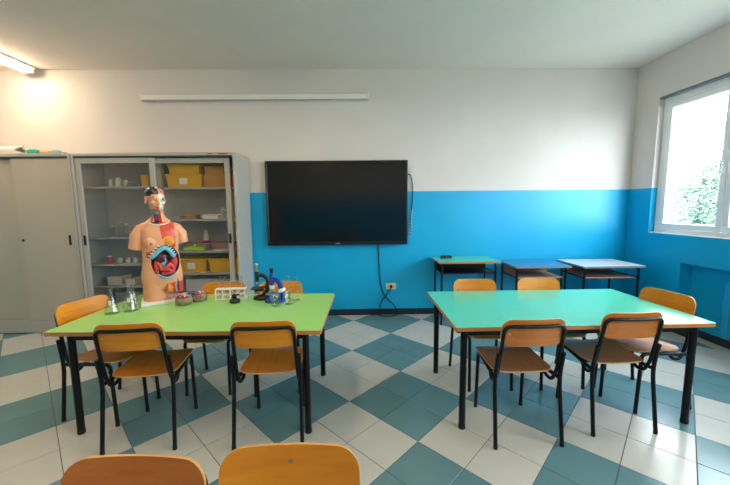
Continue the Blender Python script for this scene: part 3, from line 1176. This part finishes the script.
def organ(nm, m, fn):
    b = MB()
    fn(b)
    b.v = [(a, c, d + Z0) for a, c, d in b.v]
    return b.build(nm, m, TOR)


def on(x, z, off=0.0):
    return (x, front_y(x, z) + off, z)


organ('skull_eye', M_BONE, lambda b: b.ball(hp(.032, -.078, .006), .0175))
organ('eye_iris', mat('eye_blue', '1f5c70', .2), lambda b: b.ball(hp(.034, -.089, .006), (.010, .009, .010)))
organ('eye_socket_ring', mat('eye_blue', '1f5c70', .2), lambda b: b.tube([hp(.032 + .019 * math.cos(a * PI / 8), -.082, .006 + .016 * math.sin(a * PI / 8)) for a in range(17)], .0038, 8))
organ('skin_eye', M_BONE, lambda b: b.ball(hp(-.032, -.078, .0), (.014, .010, .006)))
organ('skin_iris', M_HAIR, lambda b: b.ball(hp(-.031, -.086, .0), (.005, .004, .005)))
organ('eyebrow', mat('model_brow', '6b3c22', .6), lambda b: b.tube([hp(-.056, -.072, .018), hp(-.036, -.087, .023), hp(-.014, -.092, .018)], [.002, .004, .003], 8))
organ('lips', mat('model_lips', 'b5574a', .4), lambda b: (b.ball(hp(-.012, -.0965, -.057), (.014, .008, .0045)), b.ball(hp(-.011, -.095, -.065), (.012, .008, .005))))
organ('teeth', M_BONE, lambda b: [b.ball(hp(.006 + .007 * k, -.094 + .003 * k, -.060), (.0035, .005, .009), 8, 6) for k in range(5)])
organ('skull_cap', M_HAIR, lambda b: b.ball(hp(-.012, .02, .058), (.074, .088, .062)))
organ('brain_half', M_PINK, lambda b: [b.tube([hp(.02 + .013 * k, -.055 + .015 * abs(k - 1) + .02 * j, .078 - .006 * k + .018 * math.sin(j * .8)) for j in range(7)], .012, 8) for k in range(4)])
for (a, c, d) in ((-.052, -.018, .098), (.0, -.05, .103), (-.07, .01, .07)):
    organ('cap_fastener', M_BONE, lambda b: b.ball(hp(a, c, d), (.012, .012, .010)))
# neck: larynx, vessels
organ('larynx', mat('model_teal', '1f8f86', .4), lambda b: b.ball((-.018, -.072, .806), (.030, .022, .026)))
organ('windpipe', M_DEEP, lambda b: b.tube([(-.02, -.058, .80), (-.016, -.072, .765), (-.012, -.085, .725)], [.02, .018, .02], 12))
for k, (xa, mm) in enumerate(((-.045, M_MUS), (-.034, M_BLUEO), (.012, M_MUS), (.02, M_DEEP))):
    organ('neck_vessel', mm, lambda b: b.tube([(xa * .8, -.052, .83), (xa * .95, -.064, .775), (xa * 1.25, -.088, .722)], .007, 8))
organ('collar_edge', M_BONE, lambda b: b.tube([on(-.085, .712, .004), on(-.04, .70, -.004), on(.0, .695, -.006), on(.05, .70, -.004), on(.09, .714, .004)], .006, 8))
organ('nipple', mat('model_nipple', 'b5543f', .45), lambda b: b.ball((-.075, -.129, .53), (.012, .008, .012)))
# costal arch in blue with white rib ends
arch = [(-.085, .405), (-.05, .43), (-.015, .462), (.03, .488), (.065, .468), (.09, .435), (.112, .398)]
organ('costal_arch', M_BLUEO, lambda b: b.tube(spline([on(x, z, -.002) for x, z in arch]), .021, 12))
for k in range(5):
    x = -.088 + .02 * k
    z = .42 + .022 * k
    organ('rib_end', M_BONE, lambda b: b.tube([on(x - .022, z + .004, -.006), on(x + .008, z - .008, -.014)], .0045, 8))
    x2 = .118 - .012 * k
    organ('rib_end', M_BONE, lambda b: b.tube([on(x2 + .02, z + .004, -.006), on(x2 - .006, z - .008, -.014)], .0045, 8))
organ('sternum_tip', M_BONE, lambda b: b.ball(on(.03, .487, -.016), (.009, .008, .012)))
# belly
M_LIVER = mat('model_liver', '5a1a20', .3, var=.1, scale=20)
M_GUT = mat('model_gut', 'cf4638', .35, var=.12, scale=25)
M_STOM = mat('model_stomach', 'b8374a', .35, var=.1, scale=20)
organ('liver', M_LIVER, lambda b: b.ball((.00, -.085, .395), (.062, .032, .048), rot=Matrix.Rotation(-.5, 3, 'Y')))
organ('stomach', mat('model_dark_purple', '3a1626', .3), lambda b: b.ball((.085, -.082, .41), (.042, .03, .04)))
organ('kidney', M_BLUEO, lambda b: b.ball((.015, -.103, .335), (.018, .014, .020)))
organ('spleen', M_STOM, lambda b: b.ball((.11, -.07, .345), (.036, .035, .055)))
organ('colon', M_GUT, lambda b: b.tube(spline([(-.045, -.072, .26), (-.052, -.078, .31), (-.045, -.08, .36), (-.02, -.088, .325), (.0, -.092, .285), (.04, -.10, .30), (.075, -.098, .325), (.10, -.088, .29), (.085, -.088, .25), (.045, -.095, .245), (.0, -.09, .245)], 6), .021, 10))
organ('small_bowel', M_STOM, lambda b: b.tube(spline([(.02, -.105, .27), (.05, -.112, .285), (.08, -.108, .265), (.06, -.112, .25), (.03, -.108, .248)], 6), .016, 10))
organ('vessel', M_BLUEO, lambda b: b.tube(spline([(.03, -.10, .41), (.035, -.112, .37), (.028, -.115, .34)]), .007, 8))
organ('bladder_rim', M_BLUEO, lambda b: b.tube(spline([on(-.045, .248, .006), on(.0, .222, -.002), (.05, front_y(.05, .212) - .003, .212), on(.10, .226, 0), on(.14, .262, .008)]), .009, 10))
organ('opening_edge', mat('model_skin_light', 'e0a878', .4), lambda b: b.tube([on(CAV[0] + CAV[2] * 1.02 * math.cos(a), CAV[1] + CAV[3] * 1.02 * math.sin(a), -.001) for a in [PI * .75 + PI * 1.5 * k / 30 for k in range(31)]], .005, 8))
organ('groin_piece', mat('model_groin', 'd07a3c', .4), lambda b: (b.ball((.05, -.085, .105), (.042, .04, .05)), b.tube([(.045, -.11, .15), (.048, -.125, .12), (.05, -.125, .09)], .017, 10)))
organ('thigh_vessel', M_BLUEO, lambda b: b.tube(spline([(.10, -.09, .20), (.115, -.098, .16), (.11, -.098, .11), (.115, -.09, .07)]), .006, 8))
organ('thigh_vessel', M_DEEP, lambda b: b.tube(spline([(.125, -.085, .20), (.135, -.09, .15), (.13, -.09, .10), (.138, -.084, .07)]), .007, 8))
organ('thigh_muscle', M_MUS, lambda b: [b.tube([(.07 + .028 * k, -.083 + .02 * abs(k - 1), .195), (.075 + .026 * k, -.09 + .02 * abs(k - 1), .12), (.08 + .024 * k, -.08 + .02 * abs(k - 1), .062)], [.008, .018, .012], 10) for k in range(4)])
MB().box(.06, .14, -.1365, -.135, .010, .016).build('maker_mark', mat('mark_grey', '8d8d8d', .5), TOR)


# ------------------------------------------------------------------ lab things on the green table
def flask(label, x, y, h=.185, r=.058):
    o = thing('conical_flask', label, 'flask', (x, y, HT_), 0, 'glass conical flasks')
    MB().lathe([(r * .94, 0), (r, .004), (r * .98, .016), (r * .36, h * .66), (r * .29, h * .74), (r * .29, h * .95), (r * .36, h), (r * .33, h), (r * .26, h * .95), (r * .26, h * .74), (r * .33, h * .66), (r * .93, .016)], n=24, caps=(True, False)).build('flask_body', M_GLASS, o)
    MB().lathe([(r * .30, h * .965), (r * .38, h * .975), (r * .38, h), (r * .30, h * 1.005)], n=20, caps=(False, False)).build('lip', M_GLASS, o)
    MB().box(-.01, .01, -.001, .001, 0, .035).build('graduation_mark', M_WHITE, o, (.012, -r * .62, h * .36))


flask('glass conical flask at the left end of green table, nearest the table edge', -1.84, 2.40, .185, .05)
flask('glass conical flask with the tallest neck, second from the table edge', -1.745, 2.46, .2, .052)
flask('glass conical flask half hidden behind another, beside the torso base', -1.815, 2.60, .165, .042)

# two-lobed opened organ model
og = thing('organ_model', 'grey two lobed opened organ model lying in front of the torso base', 'anatomical model', (-1.375, 2.645, HT_), math.radians(20))
og.scale = (.74, .85, 1.0)
M_SHELL = mat('stone_shell', '8c7a66', .5, var=.6, scale=30)
for (cx, cy, r, rz) in ((-.075, -.035, .082, .25), (.065, .045, .078, .3)):
    b = MB()
    prof = [(.60, 0), (.92, .12), (1.0, .40), (.98, .62), (.90, .80), (.84, .84), (.80, .78)]
    b.lathe([(r * a, .075 * z) for a, z in prof], (cx, cy, 0), 28, sx=1.05, sy=.72)
    b.build('shell_half', M_SHELL, og)
    b = MB()
    b.lathe([(r * .80, .056), (r * .4, .064), (.003, .066)], (cx, cy, 0), 24, sx=1.05, sy=.72)
    b.build('inner_bed', M_LIVER, og)
    for k, (mm, dx, dy) in enumerate(((M_BLUEO, -.032, .014), (M_MUS, -.01, -.02), (mat('organ_blue', '2b3f7a', .4), .022, .018), (M_PINK, .03, -.014), (M_DEEP, -.03, -.012), (M_BONE, .008, .002))):
        MB().tube(spline([(cx + dx - .024, cy + dy - .01, .066), (cx + dx, cy + dy + .006, .074), (cx + dx + .022, cy + dy - .004, .067)]), .009, 8).build('inner_vessel', mm, og)
MB().tube(spline([(-.06, -.02, .066), (-.01, .015, .082), (.05, .04, .068)]), .013, 10).build('bridge', mat('organ_blue', '2b3f7a', .4), og)

# test tube rack
rk = thing('test_tube_rack', 'white plastic test tube rack on green table', 'rack', (-1.09, 2.735, HT_), math.radians(4))
for z in (.0, .046, .088):
    MB().box(-.125, .125, -.032, .032, z, z + (.012 if z < .01 else .007), bev=.002).build('rack_plate', M_WHITE, rk)
for xx in (-.118, -.06, 0, .06, .118):
    for yy in (-.026, .026):
        MB().box(xx - .005, xx + .005, yy - .004, yy + .004, .01, .09).build('rack_post', M_WHITE, rk)
for k in range(5):
    xx = -.09 + .045 * k
    px = -1.09 + xx
    t = thing('test_tube', 'empty glass test tube standing in the white rack', 'test tube', (px, 2.735 + xx * .07, HT_ + .012), 0, 'glass test tubes in the white rack')
    MB().lathe([(.002, 0), (.007, .003), (.009, .01), (.009, .178), (.0115, .182), (.0115, .185), (.008, .182), (.008, .012)], n=14, caps=(True, False)).build('tube_body', M_GLASS, t)
    MB().lathe([(.0095, .178), (.0118, .18), (.0118, .186), (.0095, .187)], n=14, caps=(False, False)).build('tube_rim', M_GLASS, t)
# black burner
bu = thing('spirit_burner', 'small black burner standing in front of the test tube rack', 'burner', (-1.025, 2.635, HT_))
MB().lathe([(.038, 0), (.042, .006), (.040, .026), (.02, .034), (.014, .036)], n=24).build('burner_base', M_BLACKP, bu)
MB().lathe([(.012, .034), (.012, .05), (.020, .054), (.020, .066), (.012, .07)], n=16).build('burner_collar', M_BLACKP, bu)
MB().tube([(0, 0, .058), (.03, 0, .066), (.04, 0, .066)], .006, 8).build('valve_knob', M_BLACKP, bu)
MB().tube([(-.0, 0, .045), (-.026, 0, .042)], .005, 8).build('gas_inlet', M_BLACKP, bu)

# black microscope (arm on the right, tube on the left)
mi = thing('microscope', 'black microscope with curved arm on green table', 'microscope', (-.835, 2.735, HT_), math.radians(8))
MB().lathe([(.072, 0), (.075, .01), (.068, .024), (.03, .034)], (.005, 0, 0), 26, sx=1.0, sy=.8).build('base', M_BLACKP, mi)
arm = spline([(.012, 0, .03), (.045, 0, .07), (.055, 0, .12), (.05, 0, .165), (.02, 0, .198), (-.03, 0, .208)])
MB().tube(arm, [.018, .018, .018, .019, .019, .019, .019, .019, .019, .018, .018, .018] + [.017] * (len(arm) - 12), 12).build('arm', M_BLACKP, mi)
MB().lathe([(.012, .15), (.015, .155), (.015, .235)], (-.032, 0, 0), 16).build('body_tube', M_BLACKP, mi)
MB().lathe([(.0125, .235), (.0125, .285), (.016, .287), (.016, .302), (.012, .304)], (-.032, 0, 0), 16).build('eyepiece', M_STEEL, mi)
MB().lathe([(.006, .112), (.011, .118), (.011, .15)], (-.032, 0, 0), 14).build('objective', M_STEEL, mi)
MB().box(-.082, .03, -.045, .045, .088, .098, bev=.003).build('stage', M_BLACKP, mi)
MB().box(-.07, -.01, -.012, .012, .098, .101).build('slide', M_GLASS, mi)
MB().box(-.058, .02, -.012, .012, .066, .088, bev=.003).build('condenser', M_BLACKP, mi)
MB().tube([(.048, -.04, .115), (.048, .04, .115)], .017, 14).build('focus_knob', M_BLACKP, mi)
MB().ball((-.03, 0, .048), (.022, .022, .006), rot=Matrix.Rotation(.5, 3, 'Y')).build('mirror', M_STEEL, mi)

# blue microscope (arm on the right)
M_MBLUE = mat('microscope_blue', '1546a8', .3)
mi = thing('microscope', 'blue toy like microscope beside the black one on green table', 'microscope', (-.698, 2.645, HT_), math.radians(-12))
b = MB()
b.prism([(-.075, -.04), (-.04, -.06), (.055, -.055), (.075, -.03), (.075, .03), (.055, .055), (-.04, .06), (-.075, .04)], 0, .022)
b.build('base', M_MBLUE, mi)
b = MB()
b.prism([(.03, .02), (.072, .02), (.075, .09), (.062, .15), (.035, .195), (.0, .205), (-.02, .195), (-.02, .175), (.01, .17), (.032, .14), (.042, .09)], -.014, .014, 0, 'y')
b.build('arm', M_MBLUE, mi)
MB().lathe([(.013, .135), (.021, .15), (.021, .205), (.017, .235)], (-.025, 0, 0), 18).build('body_tube', M_MBLUE, mi)
MB().lathe([(.013, .235), (.013, .255), (.017, .257), (.017, .275), (.012, .277)], (-.025, 0, 0), 16).build('eyepiece', M_BLACKP, mi)
MB().lathe([(.02, .108), (.022, .12), (.02, .136)], (-.025, 0, 0), 16).build('turret', M_WHITE, mi)
for k in range(3):
    a = k * 2 * PI / 3
    MB().tube([(-.025 + .01 * math.cos(a), .01 * math.sin(a), .112), (-.025 + .018 * math.cos(a), .018 * math.sin(a), .088)], [.006, .005], 10).build('objective', M_STEEL, mi)
MB().box(-.07, .045, -.04, .04, .062, .071, bev=.003).build('stage', mat('light_blue_plastic', '4f9fd0', .35), mi)
MB().box(-.05, .0, -.011, .011, .071, .074).build('slide', M_GLASS, mi)
MB().lathe([(.026, .022), (.028, .03), (.02, .045)], (-.025, 0, 0), 16).build('lamp_housing', mat('light_blue_plastic', '4f9fd0', .35), mi)
MB().tube([(.062, -.034, .10), (.062, .034, .10)], .016, 14).build('focus_knob', M_WHITE, mi)
MB().box(.038, .058, -.012, .012, .022, .075).build('stage_column', M_MBLUE, mi)


def beaker(label, x, y, h, r, nm='glass_beaker', cat='beaker', foot=False):
    o = thing(nm, label, cat, (x, y, HT_), 0, 'clear glassware beside the microscopes')
    z0 = .008 if foot else 0
    MB().lathe([(r * .95, z0), (r, z0 + .004), (r, h - .004), (r * 1.07, h), (r * 1.0, h), (r * .93, h - .006), (r * .93, z0 + .005)], n=22, caps=(True, False)).build('beaker_body', M_GLASS, o)
    if foot:
        MB().lathe([(r * 2.0, 0), (r * 2.0, .005), (r * 1.0, .010)], n=22).build('foot', M_GLASS, o)
    MB().lathe([(r * .97, h * .97), (r * 1.1, h * .985), (r * 1.1, h * 1.004), (r * .97, h * 1.008)], n=22, caps=(False, False)).build('rim', M_GLASS, o)


beaker('low glass beaker in front of the blue microscope', -.665, 2.535, .085, .036)
beaker('wide glass beaker right of the blue microscope', -.57, 2.575, .105, .038)
beaker('tall thin glass cylinder standing on a foot, nearest the microscopes', -.60, 2.70, .20, .014, 'measuring_cylinder', 'cylinder', True)
beaker('tall thin glass cylinder standing on a foot, farthest from the microscopes', -.525, 2.67, .195, .015, 'measuring_cylinder', 'cylinder', True)

# ------------------------------------------------------------------ outside: ground and trees
og_ = MB().box(XR + .6, 60, -40, 60, -4.2, -4.0).build('ground', mat('outside_ground', '8f9488', .9, var=.1, scale=.3))
struct(og_)
M_LEAF = mat('leaves', '66806c', .6, var=.3, scale=1.5)
M_LEAF2 = mat('leaves_dark', '587068', .6, var=.3, scale=1.5)
M_BARK = mat('bark', '5b4a3c', .9)


def tree(label, x, y, h, blobs, m, n=2600):
    t = thing('garden_tree', label, 'tree', (x, y, -4.0), 0, 'trees outside the window')
    MB().tube([(0, 0, 0), (.1, 0, h * .35), (-.1, .1, h * .6), (0, 0, h * .85)], [.22, .17, .12, .05], 10).build('trunk', M_BARK, t)
    random.seed(int(x * 10 + y))
    b = MB()
    for (bx, by, bz, r) in blobs:
        for _ in range(int(n * r * r / 4)):
            d = Vector((random.gauss(0, 1), random.gauss(0, 1), random.gauss(0, 1))).normalized() * r * random.uniform(.55, 1.0) ** .6
            c = Vector((bx, by, bz)) + d
            s = random.uniform(.035, .075)
            u = Vector((random.gauss(0, 1), random.gauss(0, 1), random.gauss(0, .6))).normalized()
            w = u.orthogonal().normalized()
            b.add([c - u * s, c + w * s * .5, c + u * s, c - w * s * .5], [(0, 1, 2, 3)], 0)
    o = b.build('foliage', m, t)
    o['kind'] = 'stuff'


tree('leafy tree seen through the window beside the window frame', 11.8, 11.2, 7.5, [(0, .1, 5.0, 1.3), (.5, -.9, 6.3, 1.2), (.2, -1.7, 5.2, 1.4), (-.3, .5, 3.9, 1.3), (.3, -2.2, 7.0, 1.1), (.1, -.5, 5.8, 1.2), (.3, .3, 6.4, .9)], M_LEAF, 12000)
tree('darker leafy tree behind the first one outside the window', 15.0, 12.6, 10.0, [(0, -.4, 8.0, 1.4), (1, -1.7, 8.6, 1.5), (0, -1, 6.2, 1.7), (.4, -2.8, 7.4, 1.7), (0, .2, 4.8, 1.5)], M_LEAF2, 12000)
